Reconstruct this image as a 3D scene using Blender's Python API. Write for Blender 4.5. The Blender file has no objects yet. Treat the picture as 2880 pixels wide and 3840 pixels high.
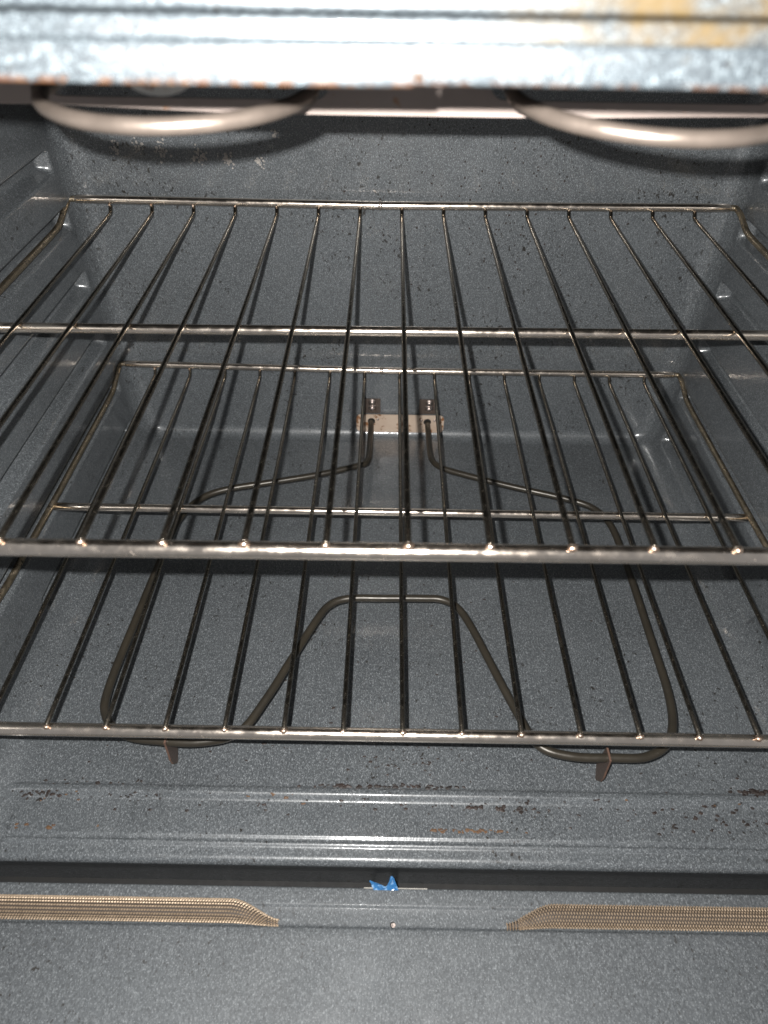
import bpy, bmesh, math, random
from mathutils import Vector, Matrix
import numpy as np
rnd = random.Random(7)
S = bpy.context.scene
COL = S.collection

# ------------------------------------------------------------------ camera
CAM = Vector((-0.0138, -0.4240, 0.3963))
PITCH, YAW, ROLL = 0.7575, 0.0012, -0.0158
fwd = Vector((-math.sin(YAW) * math.cos(PITCH), math.cos(YAW) * math.cos(PITCH), -math.sin(PITCH)))
r0 = Vector((math.cos(YAW), math.sin(YAW), 0))
dn0 = fwd.cross(r0)
right = r0 * math.cos(ROLL) + dn0 * math.sin(ROLL)
down = -r0 * math.sin(ROLL) + dn0 * math.cos(ROLL)
cd = bpy.data.cameras.new('camera')
cam = bpy.data.objects.new('camera', cd)
COL.objects.link(cam)
m = Matrix.Identity(4)
for i, v in enumerate((right, -down, -fwd)):
    for k in range(3):
        m[k][i] = v[k]
m.translation = CAM
cam.matrix_world = m
cd.sensor_fit = 'VERTICAL'
cd.sensor_height = 24.0
cd.sensor_width = 18.0
cd.lens = 24.0 * 2513.8 / 3840
cd.clip_start = 0.01
cd.clip_end = 50
cd.dof.use_dof = True
cd.dof.focus_distance = 0.56
cd.dof.aperture_fstop = 5.2
S.camera = cam

# ------------------------------------------------------------------ light
w = bpy.data.worlds.new('World')
S.world = w
w.use_nodes = True
bg = w.node_tree.nodes['Background']
bg.inputs[0].default_value = (0.92, 0.95, 1.0, 1)
bg.inputs[1].default_value = 0.27
ld = bpy.data.lights.new('phone_flash', 'POINT')
ld.energy = 23.5
ld.color = (1.0, 0.985, 0.96)
ld.shadow_soft_size = 0.0022
lo = bpy.data.objects.new('phone_flash', ld)
COL.objects.link(lo)
lo.location = (-0.0299, -0.4136, 0.4074)
S.view_settings.view_transform = 'Standard'
S.view_settings.look = 'None'
S.view_settings.exposure = 0
S.view_settings.gamma = 1
S.view_settings.use_curve_mapping = False

# ------------------------------------------------------------------ materials
def mat(name):
    mt = bpy.data.materials.new(name)
    mt.use_nodes = True
    nt = mt.node_tree
    return mt, nt, nt.nodes['Principled BSDF']

def N(nt, typ, **kw):
    n = nt.nodes.new(typ)
    for k, v in kw.items():
        if k.startswith('i_'):
            n.inputs[k[2:].replace('_', ' ')].default_value = v
        else:
            setattr(n, k, v)
    return n

def ramp(nt, src, stops):
    r = nt.nodes.new('ShaderNodeValToRGB')
    e = r.color_ramp.elements
    while len(e) > 1:
        e.remove(e[-1])
    for i, (p, c) in enumerate(stops):
        x = e[0] if i == 0 else e.new(p)
        x.position = p
        x.color = (c, c, c, 1) if not isinstance(c, tuple) else (*c, 1)
    nt.links.new(src, r.inputs[0])
    return r.outputs[0]

def mix(nt, fac, a, b, typ='MIX'):
    n = nt.nodes.new('ShaderNodeMix')
    n.data_type = 'RGBA'
    n.blend_type = typ
    if isinstance(fac, (int, float)):
        n.inputs[0].default_value = fac
    else:
        nt.links.new(fac, n.inputs[0])
    for s, v in ((6, a), (7, b)):
        if isinstance(v, tuple):
            n.inputs[s].default_value = (*v, 1)
        else:
            nt.links.new(v, n.inputs[s])
    return n.outputs[2]

def math_(nt, op, a, b=None):
    n = nt.nodes.new('ShaderNodeMath')
    n.operation = op
    for i, v in enumerate((a, b)):
        if v is None:
            continue
        if isinstance(v, (int, float)):
            n.inputs[i].default_value = v
        else:
            nt.links.new(v, n.inputs[i])
    return n.outputs[0]

def coords(nt, scale=(1, 1, 1), kind='Object'):
    tc = N(nt, 'ShaderNodeTexCoord')
    mp = N(nt, 'ShaderNodeMapping')
    mp.inputs['Scale'].default_value = scale
    nt.links.new(tc.outputs[kind], mp.inputs[0])
    return mp.outputs[0]

def noise(nt, vec, scale, detail=2, rough=0.5):
    n = N(nt, 'ShaderNodeTexNoise')
    n.inputs['Scale'].default_value = scale
    n.inputs['Detail'].default_value = detail
    n.inputs['Roughness'].default_value = rough
    nt.links.new(vec, n.inputs['Vector'])
    return n.outputs[0]

def enamel(name, base=(0.062, 0.068, 0.073), fleck=(0.24, 0.255, 0.265), stretch=(1, 1, 1), pits=0.0,
           rust_z=None, tan=False, gain=1.0, fine=1.0, contrast=1.0, bump=0.22, coat=0.45, coat_rough=0.085, rough=(0.30, 0.46)):
    mt, nt, b = mat(name)
    base = tuple(x * gain for x in base)
    fleck = tuple(min(0.8, x * gain) for x in fleck)
    co = coords(nt, stretch)
    c0 = coords(nt)
    n1 = noise(nt, co, 760 * fine, 3, 0.65)
    f1 = ramp(nt, n1, [(0.47, 0.0), (0.60, 0.27 * contrast), (0.73, 0.9 * contrast)])
    n2 = noise(nt, co, 1500, 1, 0.5)
    f2 = ramp(nt, n2, [(0.61, 0.0), (0.71, 0.6 * contrast)])
    big = noise(nt, c0, 9, 3, 0.55)
    bcol = mix(nt, ramp(nt, big, [(0.3, 0.0), (0.7, 1.0)]), tuple(x * 0.84 for x in base), tuple(x * 1.12 for x in base))
    dk = ramp(nt, noise(nt, co, 800, 2, 0.6), [(0.34, 0.66), (0.5, 1.0)])
    bcol = mix(nt, 1.0, bcol, dk, 'MULTIPLY')
    col = mix(nt, f1, bcol, fleck)
    col = mix(nt, f2, col, tuple(min(0.8, x * 1.5) for x in fleck))
    # darker specks of burnt dirt
    sp = noise(nt, coords(nt, (1, 0.7, 0.7)), 330, 2, 0.6)
    rg = noise(nt, c0, 14, 2, 0.5)
    pm = math_(nt, 'MULTIPLY', ramp(nt, sp, [(0.655 - 0.02 * pits, 0.0), (0.70 - 0.02 * pits, 1.0)]),
               ramp(nt, rg, [(0.42, 0.0), (0.60, 1.0)]))
    col = mix(nt, pm, col, (0.016, 0.014, 0.012))
    if tan:
        g = N(nt, 'ShaderNodeSeparateXYZ')
        nt.links.new(N(nt, 'ShaderNodeTexCoord').outputs['Object'], g.inputs[0])
        mx = N(nt, 'ShaderNodeMapRange', interpolation_type='SMOOTHSTEP')
        mx.inputs[1].default_value = 0.002
        mx.inputs[2].default_value = 0.03
        nt.links.new(g.outputs[0], mx.inputs[0])
        tn = ramp(nt, noise(nt, c0, 60, 4, 0.65), [(0.34, 0.0), (0.60, 1.0)])
        tm = math_(nt, 'MULTIPLY', mx.outputs[0], tn)
        col = mix(nt, tm, col, (0.060, 0.041, 0.017))
    if rust_z is not None:
        g = N(nt, 'ShaderNodeSeparateXYZ')
        nt.links.new(N(nt, 'ShaderNodeTexCoord').outputs['Object'], g.inputs[0])
        mz = N(nt, 'ShaderNodeMapRange')
        mz.inputs[1].default_value = rust_z + 0.0020
        mz.inputs[2].default_value = rust_z
        nt.links.new(g.outputs[2], mz.inputs[0])
        tn = ramp(nt, noise(nt, c0, 330, 3, 0.6), [(0.47, 0.0), (0.55, 1.0)])
        tm = math_(nt, 'MULTIPLY', mz.outputs[0], tn)
        rc = mix(nt, noise(nt, c0, 500, 2), (0.040, 0.010, 0.005), (0.10, 0.05, 0.018))
        col = mix(nt, tm, col, rc)
    nt.links.new(col, b.inputs['Base Color'])
    rr = ramp(nt, noise(nt, c0, 40, 4, 0.6), [(0.3, rough[0]), (0.7, rough[1])])
    nt.links.new(rr, b.inputs['Roughness'])
    b.inputs['Specular IOR Level'].default_value = 0.5
    b.inputs['Coat Weight'].default_value = coat
    b.inputs['Coat Roughness'].default_value = coat_rough
    hb = noise(nt, co, 430, 2, 0.5)
    bp = N(nt, 'ShaderNodeBump')
    bp.inputs['Strength'].default_value = bump
    bp.inputs['Distance'].default_value = 0.0006
    nt.links.new(hb, bp.inputs['Height'])
    hb2 = noise(nt, c0, 22, 2, 0.5)
    bp2 = N(nt, 'ShaderNodeBump')
    bp2.inputs['Strength'].default_value = 0.25
    bp2.inputs['Distance'].default_value = 0.002
    nt.links.new(hb2, bp2.inputs['Height'])
    nt.links.new(bp.outputs[0], bp2.inputs['Normal'])
    nt.links.new(bp2.outputs[0], b.inputs['Normal'])
    nt.links.new(bp2.outputs[0], b.inputs['Coat Normal'])
    return mt

def metal(name, c1, c2, rough=(0.2, 0.4), metallic=1.0, spots=None, spot_scale=500, spot_thr=0.6, bump=0.15, bscale=500, scale=60):
    mt, nt, b = mat(name)
    c0 = coords(nt)
    col = mix(nt, ramp(nt, noise(nt, c0, scale, 4, 0.6), [(0.3, 0.0), (0.7, 1.0)]), c1, c2)
    b.inputs['Metallic'].default_value = metallic
    rn = ramp(nt, noise(nt, c0, scale * 3, 3, 0.6), [(0.3, rough[0]), (0.7, rough[1])])
    if spots is not None:
        sn = ramp(nt, noise(nt, c0, spot_scale, 3, 0.65), [(spot_thr, 0.0), (spot_thr + 0.06, 1.0)])
        col = mix(nt, sn, col, spots)
        rn = mix(nt, sn, rn, (0.7, 0.7, 0.7))
        mm = math_(nt, 'SUBTRACT', metallic, math_(nt, 'MULTIPLY', sn, metallic * 0.8))
        nt.links.new(mm, b.inputs['Metallic'])
    nt.links.new(col, b.inputs['Base Color'])
    nt.links.new(rn, b.inputs['Roughness'])
    bp = N(nt, 'ShaderNodeBump')
    bp.inputs['Strength'].default_value = bump
    bp.inputs['Distance'].default_value = 0.0003
    nt.links.new(noise(nt, c0, bscale, 3, 0.6), bp.inputs['Height'])
    nt.links.new(bp.outputs[0], b.inputs['Normal'])
    return mt

M = {}
M['floor'] = enamel('enamel_floor', stretch=(1, 0.6, 1), pits=0.6, contrast=0.8, fine=1.2)
M['wall'] = enamel('enamel_wall', stretch=(1, 1, 0.7), pits=1.3, contrast=0.8, fine=1.2, gain=1.12)
M['side'] = enamel('enamel_side', stretch=(1, 0.7, 1), pits=0.5, bump=0.12, coat=0.8, coat_rough=0.07, contrast=0.8, fine=1.2)
M['door'] = enamel('enamel_door', stretch=(1, 0.55, 1), pits=0.3, gain=0.95, fine=1.3, contrast=0.68, coat=0.06, rough=(0.52, 0.66))
M['lip'] = enamel('enamel_lip', rust_z=0.3593, gain=0.55, base=(0.055, 0.066, 0.075), fleck=(0.22, 0.26, 0.28))
M['trim'] = enamel('enamel_trim', tan=True, gain=0.55, base=(0.055, 0.066, 0.075), fleck=(0.22, 0.26, 0.28))
M['rail'] = metal('rail_chrome', (0.88, 0.77, 0.66), (0.74, 0.63, 0.53), (0.13, 0.30), spots=(0.20, 0.14, 0.10), spot_scale=520, spot_thr=0.70, scale=50)
M['rail'].node_tree.nodes['Principled BSDF'].inputs['Coat Weight'].default_value = 1.0
M['rail'].node_tree.nodes['Principled BSDF'].inputs['Coat Roughness'].default_value = 0.13
M['wire'] = metal('wire_steel', (0.34, 0.30, 0.25), (0.22, 0.195, 0.16), (0.16, 0.28), spots=(0.16, 0.135, 0.105), spot_scale=1500, spot_thr=0.66, bump=0.08, bscale=1200, scale=120)
M['weld'] = metal('weld_metal', (0.75, 0.62, 0.52), (0.45, 0.28, 0.18), (0.25, 0.45), bump=0.6, bscale=900, scale=300)
M['bake'] = metal('bake_sheath', (0.042, 0.035, 0.025), (0.030, 0.026, 0.020), (0.28, 0.42), metallic=0.35, bump=0.12, scale=40)
M['broil'] = metal('broil_sheath', (0.27, 0.22, 0.185), (0.19, 0.155, 0.13), (0.30, 0.44), metallic=0.7, bump=0.2, scale=50)
M['plate'] = metal('mount_plate_steel', (0.56, 0.42, 0.32), (0.66, 0.53, 0.42), (0.45, 0.6), metallic=0.35, spots=(0.22, 0.10, 0.04), spot_scale=90, spot_thr=0.57, scale=40)
M['tab'] = metal('tab_oxidised', (0.115, 0.085, 0.07), (0.085, 0.066, 0.056), (0.4, 0.6), metallic=0.5, scale=200)
M['copper'] = metal('bracket_copper', (0.21, 0.12, 0.085), (0.13, 0.08, 0.06), (0.4, 0.6), metallic=0.5, scale=200)
M['screw'] = metal('screw_steel', (0.62, 0.52, 0.48), (0.5, 0.42, 0.38), (0.25, 0.4), scale=200)
M['baffle'] = metal('baffle_steel', (0.33, 0.265, 0.235), (0.27, 0.22, 0.195), (0.5, 0.65), metallic=0.15, spots=(0.28, 0.13, 0.06), spot_scale=140, spot_thr=0.66, scale=30)
M['disc'] = metal('disc_steel', (0.78, 0.76, 0.72), (0.66, 0.64, 0.60), (0.5, 0.65), metallic=0.1, spots=(0.22, 0.09, 0.04), spot_scale=330, spot_thr=0.57, scale=60)
M['braid'] = metal('gasket_braid', (0.50, 0.385, 0.275), (0.34, 0.255, 0.175), (0.35, 0.55), metallic=0.45, bump=0.2, scale=250)
M['core'] = metal('gasket_core', (0.045, 0.032, 0.022), (0.03, 0.022, 0.016), (0.6, 0.8), metallic=0.0, scale=200)
M['dark'] = metal('dark_hole', (0.008, 0.008, 0.008), (0.012, 0.011, 0.010), (0.7, 0.8), metallic=0.0)
M['crumb'] = metal('burnt_crumb', (0.008, 0.006, 0.005), (0.026, 0.014, 0.010), (0.5, 0.8), metallic=0.0, scale=90)
M['rust'] = metal('rust_fleck', (0.06, 0.028, 0.014), (0.12, 0.065, 0.028), (0.6, 0.8), metallic=0.0, scale=200)
M['drip'] = metal('rust_drip', (0.055, 0.026, 0.006), (0.03, 0.012, 0.004), (0.5, 0.7), metallic=0.0, scale=300)
M['pale_flake'] = metal('pale_grey_flake', (0.20, 0.185, 0.175), (0.40, 0.37, 0.335), (0.5, 0.7), metallic=0.0, scale=300)
M['edge'] = metal('bare_edge', (0.36, 0.34, 0.31), (0.22, 0.21, 0.19), (0.4, 0.6), metallic=0.4, scale=400)
mt, nt, b = mat('blue_film')
nt.links.new(mix(nt, ramp(nt, noise(nt, coords(nt), 380, 3, 0.6), [(0.50, 0.0), (0.72, 1.0)]), (0.030, 0.13, 0.30), (0.26, 0.42, 0.60)), b.inputs['Base Color'])
b.inputs['Roughness'].default_value = 0.25
M['blue'] = mt

# ------------------------------------------------------------------ helpers
def link(name, me, material, parent=None, smooth=True):
    if smooth:
        me.polygons.foreach_set('use_smooth', [True] * len(me.polygons))
    me.materials.clear()
    me.materials.append(material)
    o = bpy.data.objects.new(name, me)
    COL.objects.link(o)
    o.parent = parent
    return o

def mesh(name, v, f):
    me = bpy.data.meshes.new(name)
    me.from_pydata([tuple(map(float, x)) for x in v], [], f)
    me.update()
    return me

def thing(name, label, cat, loc=(0, 0, 0), group=None):
    o = bpy.data.objects.new(name, None)
    o.empty_display_size = 0.05
    COL.objects.link(o)
    o.location = loc
    tag(o, label, cat, group)
    return o

def tag(o, label, cat, group=None):
    o['label'] = label
    o['category'] = cat
    if group:
        o['group'] = group

def tube_vf(path, rad, n=10, cap=True):
    """rad: number or list; parallel transport frame"""
    P = [Vector(p) for p in path]
    rads = list(rad) if isinstance(rad, (list, tuple)) else [rad] * len(P)
    # short end segments keep the smooth shading of the caps local
    e0, e1 = (P[1] - P[0]), (P[-2] - P[-1])
    d = min(0.0002, 0.3 * e0.length, 0.3 * e1.length)
    P = [P[0], P[0] + e0.normalized() * d] + P[1:-1] + [P[-1] + e1.normalized() * d, P[-1]]
    rads = [rads[0] * 0.94, rads[0]] + rads[1:-1] + [rads[-1], rads[-1] * 0.94]
    k = len(P)
    T = []
    for i in range(k):
        a = P[max(i - 1, 0)]
        c = P[min(i + 1, k - 1)]
        T.append((c - a).normalized())
    up = Vector((0, 0, 1)) if abs(T[0].z) < 0.9 else Vector((1, 0, 0))
    u = T[0].cross(up).normalized()
    v, f = [], []
    for i in range(k):
        u = (u - T[i] * u.dot(T[i])).normalized()
        wv = T[i].cross(u)
        for j in range(n):
            a = 2 * math.pi * j / n
            v.append(P[i] + (u * math.cos(a) + wv * math.sin(a)) * rads[i])
    for i in range(k - 1):
        for j in range(n):
            a = i * n + j
            c = i * n + (j + 1) % n
            f.append((a, c, c + n, a + n))
    if cap:
        f.append(tuple(range(n - 1, -1, -1)))
        f.append(tuple(range((k - 1) * n, k * n)))
    return v, f

def tube(name, path, rad, material, parent=None, n=10):
    return link(name, mesh(name, *tube_vf(path, rad, n)), material, parent)

def catmull(P, sub=8):
    P = [Vector(p) for p in P]
    out = []
    for i in range(len(P) - 1):
        p0 = P[max(i - 1, 0)]; p1 = P[i]; p2 = P[i + 1]; p3 = P[min(i + 2, len(P) - 1)]
        for s in range(sub):
            t = s / sub
            out.append(0.5 * ((2 * p1) + (p2 - p0) * t + (2 * p0 - 5 * p1 + 4 * p2 - p3) * t * t + (3 * p1 - p0 - 3 * p2 + p3) * t ** 3))
    out.append(P[-1])
    return out

def fillet(P, r, n=6):
    P = [Vector(p) for p in P]
    out = [P[0]]
    for i in range(1, len(P) - 1):
        a = (P[i - 1] - P[i]); c = (P[i + 1] - P[i])
        d = min(r, a.length * 0.48, c.length * 0.48)
        A = P[i] + a.normalized() * d; C = P[i] + c.normalized() * d
        for s in range(n + 1):
            t = s / n
            out.append(A * (1 - t) ** 2 + P[i] * 2 * t * (1 - t) + C * t * t)
    out.append(P[-1])
    return out

def grid(nx, ny, fn):
    v = [fn(i / nx, j / ny) for j in range(ny + 1) for i in range(nx + 1)]
    f = []
    for j in range(ny):
        for i in range(nx):
            a = j * (nx + 1) + i
            f.append((a, a + 1, a + nx + 2, a + nx + 1))
    return v, f

def box_bm(x0, x1, y0, y1, z0, z1, bev=0.0):
    bm = bmesh.new()
    bmesh.ops.create_cube(bm, size=1.0)
    for q in bm.verts:
        q.co = Vector(((x0 + x1) / 2 + q.co.x * (x1 - x0), (y0 + y1) / 2 + q.co.y * (y1 - y0), (z0 + z1) / 2 + q.co.z * (z1 - z0)))
    if bev > 0:
        bmesh.ops.bevel(bm, geom=list(bm.edges), offset=bev, segments=3, profile=0.5, affect='EDGES')
    me = bpy.data.meshes.new('box')
    bm.to_mesh(me)
    bm.free()
    return me

def box(name, x0, x1, y0, y1, z0, z1, material, parent=None, bev=0.0):
    return link(name, box_bm(x0, x1, y0, y1, z0, z1, bev), material, parent, smooth=False)

def sstep(a, b_, x):
    t = max(0.0, min(1.0, (x - a) / (b_ - a)))
    return t * t * (3 - 2 * t)

def extrude_outline(pts, axis, a, b_, bev=0.0):
    """pts 2D outline; axis the extrude axis"""
    bm = bmesh.new()
    def P(u, v_, w_):
        return {'x': (w_, u, v_), 'y': (u, w_, v_), 'z': (u, v_, w_)}[axis]
    vs = [bm.verts.new(P(u, v_, a)) for u, v_ in pts]
    fc = bm.faces.new(vs)
    ret = bmesh.ops.extrude_face_region(bm, geom=[fc])
    for q in ret['geom']:
        if isinstance(q, bmesh.types.BMVert):
            q.co[{'x': 0, 'y': 1, 'z': 2}[axis]] = b_
    bmesh.ops.recalc_face_normals(bm, faces=bm.faces)
    if bev:
        bmesh.ops.bevel(bm, geom=[e for e in bm.edges if e.calc_face_angle(0) > 0.8], offset=bev, segments=2, affect='EDGES')
    me = bpy.data.meshes.new('outline')
    bm.to_mesh(me)
    bm.free()
    return me

def rrect(x0, x1, z0, z1, r, n=6):
    out = []
    for cx, cz, a0 in ((x1 - r, z1 - r, 0), (x0 + r, z1 - r, 90), (x0 + r, z0 + r, 180), (x1 - r, z0 + r, 270)):
        for s in range(n + 1):
            a = math.radians(a0 + 90 * s / n)
            out.append((cx + r * math.cos(a), cz + r * math.sin(a)))
    return out

# ------------------------------------------------------------------ oven cavity
ZF, YB, XW, ZT = -0.089, 0.2235, 0.3045, 0.42
YFR = -0.185           # where flat floor meets the front lip strip
RC = 0.022
oven = thing('oven', 'open oven with dark grey speckled enamel cavity and worn front frame', 'oven', (0, 0, 0))

RXF, RYF = 0.030, 0.013    # floor fillets (side, back)
# channels pressed outward into the side walls; the racks slide in them: (bottom, top, front end, back end)
CH = [(0.2100, 0.2250, -0.30, 0.196), (0.1620, 0.1775, -0.30, 0.199), (0.1035, 0.1190, -0.30, 0.199), (0.0450, 0.0605, -0.30, 0.199), (-0.0115, 0.0030, -0.30, 0.199), (-0.0690, -0.0550, -0.062, 0.199)]
CD = 0.0125
def recess(y, z):
    d = 0.0
    for (zb, zt, ya, yb_) in CH:
        if zb - 0.006 < z < zt + 0.003:
            g = sstep(ya - 0.004, ya + 0.006, y) * (1 - sstep(yb_ - 0.0065, yb_ + 0.0005, y))
            d = max(d, CD * g * sstep(zb - 0.0045, zb + 0.0040, z) * (1 - sstep(zt - 0.0022, zt + 0.0020, z)))
    return d
def ins(r, z):
    h = z - ZF
    return 0.0 if h >= r else r - math.sqrt(max(0, r * r - (r - h) ** 2))
FR = -0.255
ts = sorted(set([round(-0.255 + 0.0125 * k, 5) for k in range(16)] + [round(-0.0705 + 0.001 * k, 5) for k in range(22)] + [round(-0.048 + 0.012 * k, 5) for k in range(20)] + [round(0.1885 + 0.0009 * k, 5) for k in range(14)]))
ts = [t for t in ts if t < YB - RC - 0.0005]
NL, NA, NB = len(ts), 12, 40
def section(z):
    """horizontal U cross-section of the liner at height z: left front -> back -> right front"""
    ix, iy = ins(RXF, z), ins(RYF, z)
    xw, yb = XW - ix, YB - iy
    rc = RC - 0.5 * ix
    pts = [(-xw - recess(t, z), min(t, yb - rc), z) for t in ts]
    for i in range(NA):
        a = math.pi - (math.pi / 2) * i / NA
        pts.append((-xw + rc + rc * math.cos(a), yb - rc + rc * math.sin(a), z))
    for i in range(NB):
        pts.append((-xw + rc + (2 * xw - 2 * rc) * i / NB, yb, z))
    for i in range(NA + 1):
        a = math.pi / 2 - (math.pi / 2) * i / NA
        pts.append((xw - rc + rc * math.cos(a), yb - rc + rc * math.sin(a), z))
    pts += [(xw + recess(t, z), min(t, yb - rc), z) for t in ts[::-1]]
    return pts
zs = [ZF + RXF * (1 - math.cos(math.pi / 2 * k / 12)) for k in range(13)] + [ZF + RYF * (1 - math.cos(math.pi / 2 * k / 8)) for k in range(9)]
zs += [-0.055 + 0.012 * k for k in range(40)]
for (zb, zt, _, _) in CH:
    zs += [zb - 0.0065 + 0.0009 * k for k in range(int((zt - zb + 0.0105) / 0.0009) + 1)]
zs = sorted(z for z in set(round(q, 5) for q in zs) if z <= ZT)
keep = [zs[0]]
for q in zs[1:]:
    if q - keep[-1] > 0.00045 or q < ZF + 0.004:
        keep.append(q)
zs = keep
rows = [section(z) for z in zs]
def strip(i0, i1, test=None):
    """quads of the liner between two columns; test(row, column) picks faces"""
    v, f, idx = [], [], {}
    def vi(j, i):
        if (j, i) not in idx:
            idx[(j, i)] = len(v)
            v.append(rows[j][i])
        return idx[(j, i)]
    for j in range(len(rows) - 1):
        for i in range(i0, i1):
            if test is None or test(j, i):
                f.append((vi(j, i), vi(j + 1, i), vi(j + 1, i + 1), vi(j, i + 1)))
    return v, f
half = NA // 2
tot = len(rows[0]) - 1
back_wall = link('back_wall', mesh('back_wall', *strip(NL + half, tot - NL - half)), M['wall'], oven)
def chan(j, i):
    """which channel the face belongs to, or -1"""
    zc = (zs[j] + zs[j + 1]) / 2
    yc = (rows[j][i][1] + rows[j][i + 1][1]) / 2
    for k, (zb, zt, ya, yb_) in enumerate(CH):
        if zb - 0.0062 < zc < zt + 0.0036 and max(ya - 0.006, -1) < yc < 0.2005 and abs(rows[j][i][0]) > XW - 0.003:
            return k
    return -1
for (a, c) in ((0, NL + half), (tot - NL - half, tot)):
    wall = link('side_wall', mesh('side_wall', *strip(a, c, lambda j, i: chan(j, i) < 0)), M['side'], oven)
    for k in range(len(CH)):
        link('rack_guide', mesh('rack_guide', *strip(a, c, lambda j, i: chan(j, i) == k)), M['side'], wall)

# floor: inner outline at the foot of the fillet, fan of quads toward a flat grid
foot = rows[0]
def floor_mesh():
    bm = bmesh.new()
    vs = [bm.verts.new(p) for p in foot if p[1] > YFR]
    a = bm.verts.new((foot[-1][0], YFR, ZF)); c = bm.verts.new((foot[0][0], YFR, ZF))
    bm.faces.new(vs + [a, c])
    bmesh.ops.recalc_face_normals(bm, faces=bm.faces)
    for fc in bm.faces:
        if fc.normal.z < 0:
            fc.normal_flip()
    me = bpy.data.meshes.new('floor')
    bm.to_mesh(me)
    bm.free()
    return me
floor = link('floor_panel', floor_mesh(), M['floor'], oven, smooth=False)

# front strip of the floor: bead, second fold, roll-over and vertical front face
def lip_profile():
    pts = []           # (y, z, beadweight)
    def add(y, z, wgt=0.0):
        pts.append((y, ZF + z, wgt))
    add(YFR, 0); add(-0.195, 0); add(-0.2035, 0)
    # raised bead
    for k in range(9):
        t = k / 8
        add(-0.2050 - 0.0035 * t, 0, 0.0016 * (t * t * (3 - 2 * t)))
    add(-0.2098, 0, 0.0016)
    for k in range(13):
        t = k / 12
        add(-0.2104 - 0.0062 * t, 0, 0.0016 - 0.0034 * (t * t * (3 - 2 * t)))
    Y0 = -0.2166
    add(-0.222, 0, -0.0018); add(-0.232, 0, -0.0018); add(-0.2385, 0, -0.0018)
    pts_fixed = []
    for k in range(9):
        t = k / 8
        add(-0.2392 - 0.0028 * t, -0.0009 * t * t * (3 - 2 * t), -0.0018)
    for k in range(7):
        t = k / 6
        add(-0.2428 - 0.0014 * t, -0.0009 + 0.0006 * t * t * (3 - 2 * t), -0.0018)
    for k in range(9):
        t = k / 8
        add(-0.2446 - 0.0030 * t, -0.0003 - 0.0012 * t * t * (3 - 2 * t), -0.0018)
    add(-0.2500, -0.0017, -0.0018)
    R = 0.0050
    yc, zc = -0.2522, -0.0017 - R
    for k in range(13):
        a = math.radians(90 + 105 * k / 12)
        add(yc + R * math.cos(a), zc + R * math.sin(a), -0.0018)
    add(-0.2440, -0.058, -0.0018); add(-0.2435, -0.25, -0.0018)
    return pts
LP = lip_profile()
def lip_mesh():
    n = 120
    v, f = [], []
    for (y, z, wgt) in LP:
        for i in range(n + 1):
            x = -0.345 + 0.69 * i / n
            e = 1 - sstep(0.279, 0.287, abs(x + 0.001))
            if y < -0.2163:
                e = 1.0
            wz = wgt * e if wgt > 0 or y > -0.2163 else wgt
            if y >= -0.2163 and wgt < 0:
                wz = wgt
            elif y < -0.2104 and y >= -0.2163:
                wz = min(wgt, 0.0) if e < 0.5 else wgt
            v.append((x, y, z + wz))
    k = len(LP)
    for j in range(k - 1):
        for i in range(n):
            a = j * (n + 1) + i
            f.append((a, a + n + 1, a + n + 2, a + 1))
    return mesh('front_lip', v, f)
front_lip = link('floor_front_lip', lip_mesh(), M['floor'], oven)
box('gap_light_blocker', -0.345, 0.345, -0.2672, -0.2430, -0.180, -0.170, M['dark'], oven)  # added strip closing the door gap from below, keeps ambient light out
# ceiling
box('ceiling', -XW - 0.01, XW + 0.01, -0.228, YB + 0.012, 0.405, 0.418, M['side'], oven)

# front frame seen at the top of the picture, out of focus
FY = -0.235
def frame_lip(name, x0, x1, zb, zt):
    # vertical face with a small roll at the bottom, 1 mm sheet
    prof = [(FY + 0.012, zb + 0.0006), (FY + 0.004, zb)]
    for k in range(7):
        a = math.radians(270 - 90 * k / 6)
        prof.append((FY + 0.0012 + 0.0012 * math.cos(a), zb + 0.0012 + 0.0012 * math.sin(a)))
    prof += [(FY, zt - 0.0008), (FY + 0.0006, zt), (FY + 0.003, zt + 0.0002)]
    n = 80
    v = [(x0 + (x1 - x0) * i / n, y, z + 0.00015 * math.sin(37 * (x0 + (x1 - x0) * i / n) + 1.0)) for (y, z) in prof for i in range(n + 1)]
    f = []
    for j in range(len(prof) - 1):
        for i in range(n):
            a = j * (n + 1) + i
            f.append((a, a + 1, a + n + 2, a + n + 1))
    return link(name, mesh(name, v, f), M['lip'], oven)
frame_lip('frame_lip', -0.335, -0.00895, 0.3591, 0.3681)
frame_lip('frame_lip', -0.00885, 0.335, 0.3596, 0.3683)
# trim course above, slightly leaning back, then a groove, then the upper panel
def slab(name, y0, y1, z0, z1, material, lean=0.0):
    me = box_bm(-0.335, 0.335, y0, y1, z0, z1, 0.0012)
    for q in me.vertices:
        q.co.y += lean * (q.co.z - z0)
    return link(name, me, material, oven, smooth=False)
slab('frame_trim', FY + 0.0005, FY + 0.03, 0.3680, 0.3731, M['trim'], 0.12)
slab('frame_groove', FY + 0.009, FY + 0.03, 0.3732, 0.3735, M['dark'])
slab('frame_panel', FY + 0.002, FY + 0.03, 0.3737, 0.47, M['trim'], 0.0)
for sx in (-1, 1):
    a, c = sorted((sx * 0.3205, sx * 0.36))
    box('side_stile', a, c, -0.258, -0.226, -0.0855, 0.357, M['side'], oven, 0.002)

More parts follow.
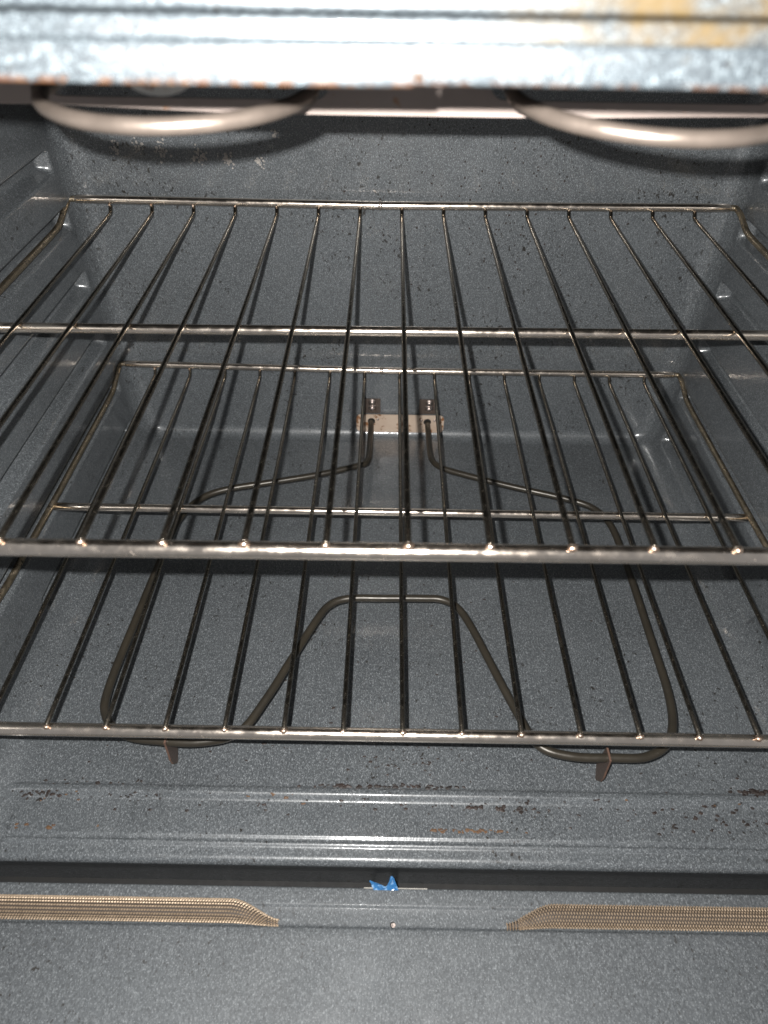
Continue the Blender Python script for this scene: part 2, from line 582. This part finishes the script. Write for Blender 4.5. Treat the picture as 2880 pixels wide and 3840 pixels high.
# hanging broiler baffle with two rounded openings for the loops
def baffle_mesh():
    y0, y1 = -0.1155, -0.1143
    zt = 0.405
    xs0, xs1 = -0.3, 0.3
    holes = [(-0.152, -0.0385), (0.0255, 0.139)]
    zb, zo, zo2 = 0.3262, 0.3312, 0.362
    def bot(x):
        return zb + (0.0022 * sstep(-0.06, -0.17, x) if x < -0.06 else 0) + (0.0016 * sstep(0.04, 0.14, x) if x > 0.04 else 0)
    bm = bmesh.new()
    outer = [(xs0 + (xs1 - xs0) * i / 60, None) for i in range(61)]
    loop = [bm.verts.new((x, y0, bot(x))) for x, _ in outer] + [bm.verts.new((xs1, y0, zt)), bm.verts.new((xs0, y0, zt))]
    edges = [bm.edges.new((loop[i], loop[(i + 1) % len(loop)])) for i in range(len(loop))]
    for (a, c) in holes:
        pts = rrect(a, c, zo + (0.0008 if a > 0 else 0), zo2, 0.006)
        hv = [bm.verts.new((x, y0, z)) for x, z in pts]
        edges += [bm.edges.new((hv[i], hv[(i + 1) % len(hv)])) for i in range(len(hv))]
    bmesh.ops.triangle_fill(bm, use_beauty=True, edges=edges)
    ret = bmesh.ops.extrude_face_region(bm, geom=list(bm.faces))
    for q in ret['geom']:
        if isinstance(q, bmesh.types.BMVert):
            q.co.y = y1
    bmesh.ops.recalc_face_normals(bm, faces=bm.faces)
    me = bpy.data.meshes.new('baffle')
    bm.to_mesh(me)
    bm.free()
    return me
link('broiler_baffle', baffle_mesh(), M['baffle'], oven, smooth=False)

# ------------------------------------------------------------------ broil element
broil = thing('broil_element', 'thick tan broil heating element with two loops under the oven top', 'heating element', (0, 0.2, 0.335))
def rel(P, o):
    return [Vector(p) - Vector(o.location) for p in P]
def uloop(xi, xo, zz):
    """inner leg -> front bend -> outer leg"""
    xc, r = (xi + xo) / 2, (xo - xi) / 2
    out = [(xi, 0.21, zz), (xi, 0.05, zz), (xi, -0.12, zz)]
    for k in range(1, 16):
        a = math.pi * k / 16
        out.append((xc - r * math.cos(a), -0.123 - abs(r) * 1.03 * math.sin(a), zz - 0.001 * math.sin(a)))
    out += [(xo, -0.12, zz), (xo, 0.05, zz), (xo, 0.15, zz)]
    return out
left = uloop(-0.0445, -0.1465, 0.3366)
rght = uloop(0.0335, 0.1400, 0.3360)
link_path = [(-0.1465, 0.165, 0.338), (-0.12, 0.178, 0.350), (0.0, 0.18, 0.356), (0.12, 0.178, 0.350), (0.14, 0.165, 0.338)]
path = left + link_path + rght[::-1]
tube('sheath', rel(catmull(path, 4), broil), 0.0029, M['broil'], broil, 14)
pts = [(-0.0928 + 0.020 * math.cos(a), 0.3612 + 0.020 * math.sin(a)) for a in [2 * math.pi * k / 40 for k in range(40)]]
o = link('round_bracket', extrude_outline(pts, 'y', -0.161, -0.160), M['disc'], broil, smooth=False)
o.location = -Vector(broil.location)
o['label'] = 'pale round metal bracket with rust specks'

# ------------------------------------------------------------------ bake element
bake = thing('bake_element', 'dark brown bent bake heating element standing above the oven floor', 'heating element', (0, 0.2, ZF))
zz = -0.055
bp = [(-0.0313, YB - 0.002, -0.0668), (-0.0315, 0.19, -0.066), (-0.0318, 0.155, -0.061), (-0.0335, 0.134, -0.0565), (-0.041, 0.1245, zz), (-0.0844, 0.1079, zz), (-0.130, 0.0950, zz), (-0.172, 0.0835, zz),
      (-0.1955, 0.070, zz), (-0.2095, 0.046, zz), (-0.2144, 0.0155, zz), (-0.219, -0.07, zz), (-0.2221, -0.145, zz), (-0.2165, -0.171, zz), (-0.198, -0.1855, zz),
      (-0.170, -0.1895, zz), (-0.142, -0.1898, zz), (-0.1165, -0.1815, zz), (-0.1010, -0.1545, zz), (-0.0870, -0.1215, zz), (-0.0705, -0.0825, zz), (-0.0600, -0.0640, zz), (-0.0440, -0.0560, zz), (-0.0131, -0.0550, zz),
      (0.0200, -0.0545, zz), (0.0370, -0.0555, zz), (0.0500, -0.0645, zz), (0.0600, -0.0850, zz), (0.0740, -0.125, zz), (0.0880, -0.1640, zz), (0.0995, -0.1880, zz), (0.1210, -0.1958, zz), (0.1500, -0.1965, zz),
      (0.1760, -0.1950, zz), (0.1960, -0.1810, zz), (0.2052, -0.1500, zz), (0.2065, -0.09, zz), (0.2070, -0.0153, zz), (0.2050, 0.036, zz), (0.1950, 0.0610, zz), (0.1720, 0.0755, zz), (0.1110, 0.0960, zz), (0.0576, 0.1165, zz),
      (0.0430, 0.1250, zz), (0.0365, 0.1360, -0.0565), (0.0350, 0.156, -0.061), (0.0348, 0.19, -0.066), (0.0347, YB - 0.002, -0.068)]
tube('sheath', rel(catmull(bp, 6), bake), 0.0032, M['bake'], bake, 14)
BL = -Vector(bake.location)
def bchild(o):
    o.location = BL
    return o
yp = YB - 0.0018
bchild(link('mounting_plate', extrude_outline(rrect(-0.0487, 0.0540, -0.0822, -0.0578, 0.006), 'y', yp - 0.0012, yp), M['plate'], bake, smooth=False))
for xc in (-0.031, 0.0345):
    tb = bchild(link('screw_tab', extrude_outline(rrect(xc - 0.0105, xc + 0.0105, -0.0560, -0.0365, 0.001), 'y', yp - 0.0006, yp + 0.0008), M['tab'], bake, smooth=False))
    for dz, r, prot in ((-0.0412, 0.0038, 0.003), (-0.0482, 0.0042, 0.0042)):
        v, f = [], []
        prof = [(r * 1.25, 0), (r * 1.2, 0.0008), (r * 0.8, 0.001), (r * 0.78, prot * 0.8), (r * 0.5, prot), (0.0002, prot * 1.02)]
        ns = 12
        for rr, h in prof:
            for j in range(ns):
                a = 2 * math.pi * j / ns
                v.append((xc + 0.001 + rr * math.cos(a), yp - 0.0006 - h, dz + rr * math.sin(a)))
        for i in range(len(prof) - 1):
            for j in range(ns):
                f.append((i * ns + j, i * ns + (j + 1) % ns, (i + 1) * ns + (j + 1) % ns, (i + 1) * ns + j))
        link('screw', mesh('screw', v, f), M['screw'], tb)
    # grommet round the sheath
    pts = [(xc + 0.0044 * math.cos(2 * math.pi * k / 20), -0.0668 + 0.0044 * math.sin(2 * math.pi * k / 20)) for k in range(20)]
    bchild(link('grommet', extrude_outline(pts, 'y', yp - 0.0018, yp - 0.0010), M['dark'], bake, smooth=False))
for xr, zr in ((-0.0235, -0.0640), (0.0275, -0.0645), (0.0428, -0.0645)):
    v, f = [], []
    for i in range(4):
        t = i / 3 * math.pi / 2
        for j in range(10):
            a = 2 * math.pi * j / 10
            v.append((xr + 0.0017 * math.cos(t) * math.cos(a), yp - 0.0012 - 0.0011 * math.sin(t), zr + 0.0017 * math.cos(t) * math.sin(a)))
    for i in range(3):
        for j in range(10):
            f.append((i * 10 + j, i * 10 + (j + 1) % 10, (i + 1) * 10 + (j + 1) % 10, (i + 1) * 10 + j))
    bchild(link('rivet', mesh('rivet', v, f), M['screw'], bake))
# spade-shaped support brackets, pointed foot on the floor
for xb, yc in ((-0.1668, -0.1885), (0.1470, -0.1962)):
    out = [(yc - 0.0052, -0.0500), (yc + 0.0052, -0.0500), (yc + 0.0060, -0.0640), (yc + 0.0080, -0.0720), (yc + 0.0070, -0.0790), (yc + 0.0010, ZF + 0.0004),
           (yc - 0.0010, ZF + 0.0004), (yc - 0.0060, -0.0800), (yc - 0.0072, -0.0720), (yc - 0.0062, -0.0640)]
    bchild(link('support_bracket', extrude_outline(out, 'x', xb - 0.0007, xb + 0.0007), M['tab'], bake, smooth=False))
    me = bake.children[-1].data if False else bpy.data.objects[[o.name for o in bake.children if o.name.startswith('support_bracket')][-1]].data
    me.materials.append(M['copper'])
    for pl in me.polygons:
        if abs(pl.normal.x) < 0.5:
            pl.material_index = 1

# ------------------------------------------------------------------ racks
W_, D_, DB = 0.038, 0.2085, 0.2105
ZR = 0.0076
def build_rack():
    root = thing('oven_rack', '', 'oven rack', (0, 0, 0), 'wire racks in the oven')
    # wires: one shared mesh
    wp = fillet([(0, -D_ - 0.0005, 0.0), (0, 0.2052, 0.0), (0, 0.2088, 0.0042), (0, DB - 0.0002, 0.0056)], 0.0028, 4)
    long = [wp[0]] + [Vector((0, -D_ + (0.18 + D_) * k / 20, 0)) for k in range(1, 20)] + wp[1:]
    wm = mesh('wire', *tube_vf(long, 0.00165, 10))
    bm = bmesh.new()
    bmesh.ops.create_icosphere(bm, subdivisions=2, radius=0.0021)
    for q in bm.verts:
        q.co *= 1 + 0.18 * math.sin(q.co.x * 2400 + 1) * math.cos(q.co.z * 1900)
        q.co.y *= 1.15
        q.co.z *= 0.8
    beadm = bpy.data.meshes.new('weld_bead')
    bm.to_mesh(beadm)
    bm.free()
    for i in range(15):
        o = link('wire', wm if i == 0 else wm, M['wire'], root)
        o.location.x = (i - 7) * W_
        for (y, z, s) in ((-D_ - 0.0008, -0.0002, 1.0), (0.0, -0.0012, 0.72), (DB - 0.002, 0.0064, 0.62)):
            bd = link('weld_bead', beadm, M['weld'], o)
            bd.location = (rnd.uniform(-.0003, .0003), y, z)
            bd.rotation_euler = (rnd.uniform(0, 6), rnd.uniform(0, 6), rnd.uniform(0, 6)) if s < 1 else (0, 0, rnd.uniform(0, 6))
            k = s * rnd.uniform(0.85, 1.1)
            bd.scale = (k, k, k)
    tube('front_rail', [(-0.304 + 0.608 * k / 24, -D_, -0.0054) for k in range(25)], 0.0043, M['rail'], root, 16)
    tube('middle_rail', [(-0.301 + 0.602 * k / 24, 0, -0.0046) for k in range(25)], 0.0036, M['rail'], root, 14)
    def zrail(x):
        return ZR + 0.0006 * (x + 0.02) * (1 if x > -0.02 else -6) / 0.3 * (1 if x > -0.02 else 1)
    tube('rear_rail', [(-0.2965 + 0.593 * k / 30, DB, zrail(-0.2965 + 0.593 * k / 30)) for k in range(31)], 0.0036, M['rail'], root, 14)
    tube('rail_joint', [(-0.0215 + 0.004 * k / 3, DB, zrail(-0.0195)) for k in range(4)], [0.0036, 0.0041, 0.0041, 0.0036], M['rail'], root, 12)
    for s in (-1, 1):
        p = fillet([(s * 0.296, DB, zrail(s * 0.296)), (s * 0.303, DB, zrail(s * 0.296)), (s * 0.3035, 0.199, ZR - 0.001), (s * 0.3035, 0.178, -0.0012), (s * 0.3030, 0.160, -0.0016),
                    (s * 0.3025, 0.02, -0.002), (s * 0.303, -0.09, -0.002), (s * 0.306, -0.12, -0.003), (s * 0.3065, -0.205, -0.0048)], 0.006, 5)
        tube('side_rail', p, 0.0026, M['rail2'], root, 10)
        bd = link('weld_bead', beadm, M['weld'], root)
        bd.location = (s * 0.2935, DB - 0.001, zrail(s * 0.29) + 0.0015)
        bd.scale = (1.0, 0.8, 0.8)
    return root
M['rail2'] = metal('side_rod_steel', (0.46, 0.38, 0.27), (0.30, 0.25, 0.18), (0.28, 0.5), spots=(0.05, 0.04, 0.03), spot_scale=300, spot_thr=0.55, bump=0.3, scale=70)

def copy_tree(o, parent=None):
    c = o.copy()
    COL.objects.link(c)
    c.parent = parent
    for ch in list(o.children):
        copy_tree(ch, c)
    return c
rack = build_rack()
rack['label'] = 'lower wire oven rack, just above the bake element'
up = copy_tree(rack)
up.location = (-0.0027, 0, 0.1724)
up.rotation_euler = (0, -0.0065, 0)
up['label'] = 'upper wire oven rack, nearest the broil loops'

# ------------------------------------------------------------------ door (open, lying flat)
ZD = -0.105
def door_profile():
    P = []
    def add(y, z):
        P.append((y, ZD + z))
    add(-0.2675, -0.055); add(-0.2675, -0.004)
    for k in range(7):
        a = math.radians(0 + 90 * k / 6)
        add(-0.2690 + 0.0015 * math.cos(a), -0.0015 + 0.0015 * math.sin(a))
    add(-0.2730, 0); add(-0.2772, 0)
    for k in range(7):
        t = k / 6
        add(-0.2780 - 0.0026 * t, -0.0013 * t * t * (3 - 2 * t))
    add(-0.2840, -0.0014); add(-0.2895, -0.0013)
    for k in range(7):
        t = k / 6
        add(-0.2905 - 0.0026 * t, -0.0013 + 0.0015 * t * t * (3 - 2 * t))
    add(-0.2980, 0.0002); add(-0.33, 0.0003); add(-0.40, 0.0003); add(-0.55, 0.0003); add(-0.72, 0.0003); add(-0.726, -0.004); add(-0.726, -0.055)
    return P
DP = door_profile()
n = 60
v = [(-0.345 + 0.69 * i / n, y, z) for (y, z) in DP for i in range(n + 1)]
f = []
for j in range(len(DP) - 1):
    for i in range(n):
        a = j * (n + 1) + i
        f.append((a, a + n + 1, a + n + 2, a + 1))
def dchild(o):
    return o
door = link('oven_door', mesh('oven_door', v, f), M['door'], oven)
door['label'] = 'open door lying flat with two braided gasket strips'
for (a, c) in ((-0.0236, 0.0196),):
    dchild(box('bare_edge', a, c, -0.2684, -0.2674, ZD - 0.0035, ZD - 0.0003, M['edge'], door))
# screw in the channel
pts = [(-0.0039 + 0.0019 * math.cos(2 * math.pi * k / 18), -0.2896 + 0.0019 * math.sin(2 * math.pi * k / 18)) for k in range(18)]
sc = door
dchild(link('screw_hole', extrude_outline(pts, 'z', ZD - 0.0014, ZD - 0.0008), M['dark'], door, smooth=False))
pts = [(-0.0035 + 0.0014 * math.cos(2 * math.pi * k / 18), -0.2900 + 0.0014 * math.sin(2 * math.pi * k / 18)) for k in range(18)]
link('screw', extrude_outline(pts, 'z', ZD - 0.0009, ZD - 0.0003), M['screw'], sc, smooth=False)

def gasket(name, xtip, xfar, sgn, label, slant):
    """braided sleeve from pointed tip to the far end, resting in the channel"""
    L = abs(xfar - xtip)
    def frame(t):
        s = t * L
        x = xtip + sgn * s
        k = sstep(0, 0.032, s) ** 0.8
        hw = 0.0019 + 0.0049 * k           # half width
        hh = 0.0010 + 0.0040 * k           # half height
        yc = -0.2898 + 0.0056 * k
        zc = ZD - 0.0010 + hh
        return x, yc, zc, hw, hh
    nu, nv = 80, 20
    v, f = [], []
    for i in range(nu + 1):
        x, yc, zc, hw, hh = frame(i / nu)
        for j in range(nv):
            a = 2 * math.pi * j / nv
            v.append((x, yc + (hw - 0.0004) * math.cos(a), zc + (hh - 0.0004) * math.sin(a)))
    for i in range(nu):
        for j in range(nv):
            q = (i * nv + j, i * nv + (j + 1) % nv, (i + 1) * nv + (j + 1) % nv, (i + 1) * nv + j)
            f.append(q)
    nv0, nf0 = len(v), len(f)
    # knit: rows along the length, each a chain of slanting loops
    rows_ = 19
    pitch = 0.0019
    nc = int(L / pitch)
    V, F = [], []
    for r in range(rows_):
        for c in range(nc):
            t = (c + 0.5 * (r % 2)) * pitch / L
            if t >= 1:
                continue
            x, yc, zc, hw, hh = frame(t)
            if hw < 0.0030 and r % 2:
                continue
            a = 2 * math.pi * (r + 0.5) / rows_
            if math.sin(a) < -0.35:
                continue
            P = Vector((x, yc + hw * math.cos(a), zc + hh * math.sin(a)))
            nrm = Vector((0, math.cos(a) / hw, math.sin(a) / hh)).normalized()
            tl = Vector((sgn, 0, 0))
            bt = nrm.cross(tl)
            ang = slant * (1 if r % 2 else -1 if slant > 1 else 1) + rnd.uniform(-.08, .08)
            d = tl * math.cos(ang) + bt * math.sin(ang)
            e = nrm.cross(d)
            la = pitch * (0.66 if slant < 1 else 0.60)
            wd = (0.00066 if slant < 1 else 0.00062) * (0.5 + 0.5 * hw / 0.0068)
            th = 0.0005
            b0 = len(V)
            V += [P - d * la - nrm * th * .8, P + e * wd - nrm * th * .3, P + d * la - nrm * th * .8, P - e * wd - nrm * th * .3, P + d * la * .45 + nrm * th, P - d * la * .45 + nrm * th]
            F += [(b0, b0 + 5, b0 + 1), (b0, b0 + 3, b0 + 5), (b0 + 1, b0 + 5, b0 + 4), (b0 + 3, b0 + 4, b0 + 5), (b0 + 1, b0 + 4, b0 + 2), (b0 + 3, b0 + 2, b0 + 4)]
    me = mesh(name, v + V, f + [tuple(q + nv0 for q in t) for t in F])
    o = link(name, me, M['core'], door, smooth=False)
    me.materials.append(M['braid'])
    for pl in me.polygons:
        if pl.index >= nf0:
            pl.material_index = 1
    o['label'] = label
gasket('gasket_strip', -0.0800, -0.33, -1, 'left strip of tan braided wire gasket', 0.42)
gasket('gasket_strip', 0.0715, 0.33, 1, 'right strip of tan braided wire gasket', 1.25)

# ------------------------------------------------------------------ blue scrap stuck in the gap
def scrap():
    # torn film lying across the gap: base on the door edge, a low point on the left and a folded peak on the right
    top = [(-0.0201, -0.2640, 0.0030), (-0.0176, -0.2652, 0.0042), (-0.0145, -0.2662, 0.0036), (-0.0118, -0.2670, 0.0040), (-0.0092, -0.2679, 0.0022), (-0.0076, -0.2672, 0.0036),
           (-0.0063, -0.2650, 0.0060), (-0.0053, -0.2629, 0.0072), (-0.0044, -0.2624, 0.0074), (-0.0033, -0.2634, 0.0052), (-0.0020, -0.2661, 0.0030), (-0.0004, -0.2688, 0.0006)]
    V, F = [], []
    k = 7
    n_ = len(top)
    for i, (x, y, z) in enumerate(top):
        bx = -0.0170 + 0.0168 * i / (n_ - 1)
        for j in range(k):
            t = j / (k - 1)
            V.append((bx + (x - bx) * t + 0.0003 * math.sin(j * 2.3 + i * 1.3), -0.2692 + (y + 0.2692) * t,
                      ZD + 0.0002 + z * t + 0.0011 * math.sin(i * 1.9 + 0.6) * math.sin(math.pi * t) + 0.0005 * math.sin(i * 3.7 + j * 2.1) * t))
    for i in range(n_ - 1):
        for j in range(k - 1):
            a = i * k + j
            F.append((a, a + k, a + k + 1, a + 1))
    me = mesh('plastic_scrap', V, F)
    o = link('plastic_scrap', me, M['blue'], None, smooth=False)
    md = o.modifiers.new('thick', 'SOLIDIFY')
    md.thickness = 0.0002
    return o
o = scrap()
tag(o, 'small torn scrap of blue plastic film stuck in the gap by the door', 'plastic scrap')

# ------------------------------------------------------------------ dirt: crumbs on the floor, flecks of rust; pale flakes on the back wall
def flakes(name, spots, material, parent, plane='z', seed=1):
    """spots: (x, y, size, elongation); low irregular flakes lying on the surface"""
    rr = random.Random(seed)
    V, F = [], []
    for (x, y, z, s, el) in spots:
        k = rr.randint(6, 9)
        b0 = len(V)
        ang = rr.uniform(-.4, .4)
        h = min(0.0009, s * 0.35)
        for j in range(k):
            a = 2 * math.pi * j / k + rr.uniform(-.25, .25)
            r = s * rr.uniform(0.5, 1.15)
            du, dv = r * el * math.cos(a), r * math.sin(a)
            du, dv = du * math.cos(ang) - dv * math.sin(ang), du * math.sin(ang) + dv * math.cos(ang)
            V.append((x + du, y + dv, z) if plane == 'z' else (x + du, y, z + dv))
        V.append((x + rr.uniform(-.2, .2) * s, y + rr.uniform(-.2, .2) * s, z + h) if plane == 'z' else (x, y - 0.0003, z))
        for j in range(k):
            q = (b0 + j, b0 + (j + 1) % k, b0 + k)
            F.append(q if plane == 'z' else q)
    o = link(name, mesh(name, V, F), material, parent, smooth=False)
    o['kind'] = 'stuff'
    return o
sp = []
def cluster(cx, cy, n, sx, sy, s0, s1, z=ZF, el=2.0):
    for _ in range(int(n * 1.5)):
        x, y = rnd.gauss(cx, sx), rnd.gauss(cy, sy)
        if y < -0.2375:
            y = -0.2375
        zz_ = z
        if -0.2166 < y < -0.2045:
            zz_ = z + 0.0010
        if y <= -0.2166:
            zz_ = z - 0.0017
        sp.append((x, y, zz_, 1.5 * rnd.uniform(s0, s1), rnd.uniform(1, el)))
cluster(-0.045, -0.2052, 16, 0.012, 0.0006, 0.0005, 0.0012)
cluster(-0.012, -0.2050, 12, 0.010, 0.0006, 0.0004, 0.0010)
cluster(0.026, -0.2045, 22, 0.012, 0.0010, 0.0004, 0.0011)
cluster(0.262, -0.2050, 26, 0.012, 0.0014, 0.0005, 0.0016)
cluster(-0.235, -0.2065, 18, 0.02, 0.002, 0.0004, 0.0011)
cluster(-0.262, -0.214, 20, 0.012, 0.002, 0.0004, 0.0010)
cluster(-0.20, -0.216, 16, 0.03, 0.002, 0.0003, 0.0008)
cluster(0.075, -0.2185, 24, 0.016, 0.0012, 0.0004, 0.0012)
cluster(-0.10, -0.219, 12, 0.05, 0.004, 0.0004, 0.0010)
cluster(0.03, -0.216, 10, 0.05, 0.003, 0.0003, 0.0009)
cluster(0.19, -0.222, 26, 0.05, 0.006, 0.0004, 0.0010)
cluster(0.25, -0.222, 12, 0.02, 0.006, 0.0004, 0.0011)
cluster(0.0, -0.186, 18, 0.020, 0.003, 0.0002, 0.0008)
cluster(-0.02, -0.18, 40, 0.13, 0.012, 0.0003, 0.0007)
cluster(0.0, -0.08, 40, 0.14, 0.07, 0.0003, 0.0008)
flakes('burnt_crumbs', sp, M['crumb'], floor, 'z', 3)
sp = []
cluster(0.055, -0.2345, 26, 0.02, 0.0008, 0.0003, 0.0009, el=2.2)
cluster(-0.255, -0.2365, 5, 0.02, 0.001, 0.0004, 0.0012)
cluster(-0.24, -0.214, 6, 0.03, 0.003, 0.0003, 0.0008)
cluster(0.215, -0.213, 5, 0.02, 0.002, 0.0003, 0.0010)
cluster(-0.09, -0.213, 4, 0.01, 0.002, 0.0004, 0.0012)
flakes('rust_flecks', sp, M['rust'], floor, 'z', 4)
sp = []
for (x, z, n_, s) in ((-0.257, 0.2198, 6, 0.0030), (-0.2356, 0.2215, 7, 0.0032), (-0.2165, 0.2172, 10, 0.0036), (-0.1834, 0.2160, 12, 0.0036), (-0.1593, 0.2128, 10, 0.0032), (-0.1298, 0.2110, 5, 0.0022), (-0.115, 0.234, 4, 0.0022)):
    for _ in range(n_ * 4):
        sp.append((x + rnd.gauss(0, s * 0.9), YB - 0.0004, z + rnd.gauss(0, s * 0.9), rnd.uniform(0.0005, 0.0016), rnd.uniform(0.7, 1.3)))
flakes('pale_wall_flakes', sp, M['pale_flake'], back_wall, 'y', 5)  # clusters of small pale grey flakes, left half of the back wall
sp = []
for _ in range(230):
    x = rnd.gauss(0.09, 0.07); z = rnd.gauss(0.17, 0.05)
    if -0.06 < z < 0.27 and abs(x) < 0.26:
        sp.append((x, YB - 0.0004, z, rnd.uniform(0.0006, 0.0014), rnd.uniform(0.5, 1.0)))
flakes('burnt_splashes', sp, M['crumb'], back_wall, 'y', 6)
sp = [(-0.0078 + rnd.gauss(0, 0.0006), FY - 0.0002, 0.3612 + abs(rnd.gauss(0, 0.0009)), rnd.uniform(0.0004, 0.0008), 0.9) for _ in range(9)]
sp += [(-0.0084 + rnd.gauss(0, 0.0006), FY - 0.0002, 0.3664 + rnd.gauss(0, 0.0004), rnd.uniform(0.0003, 0.0005), 1.0) for _ in range(5)]
flakes('rust_drip', sp, M['drip'], oven, 'y', 8)
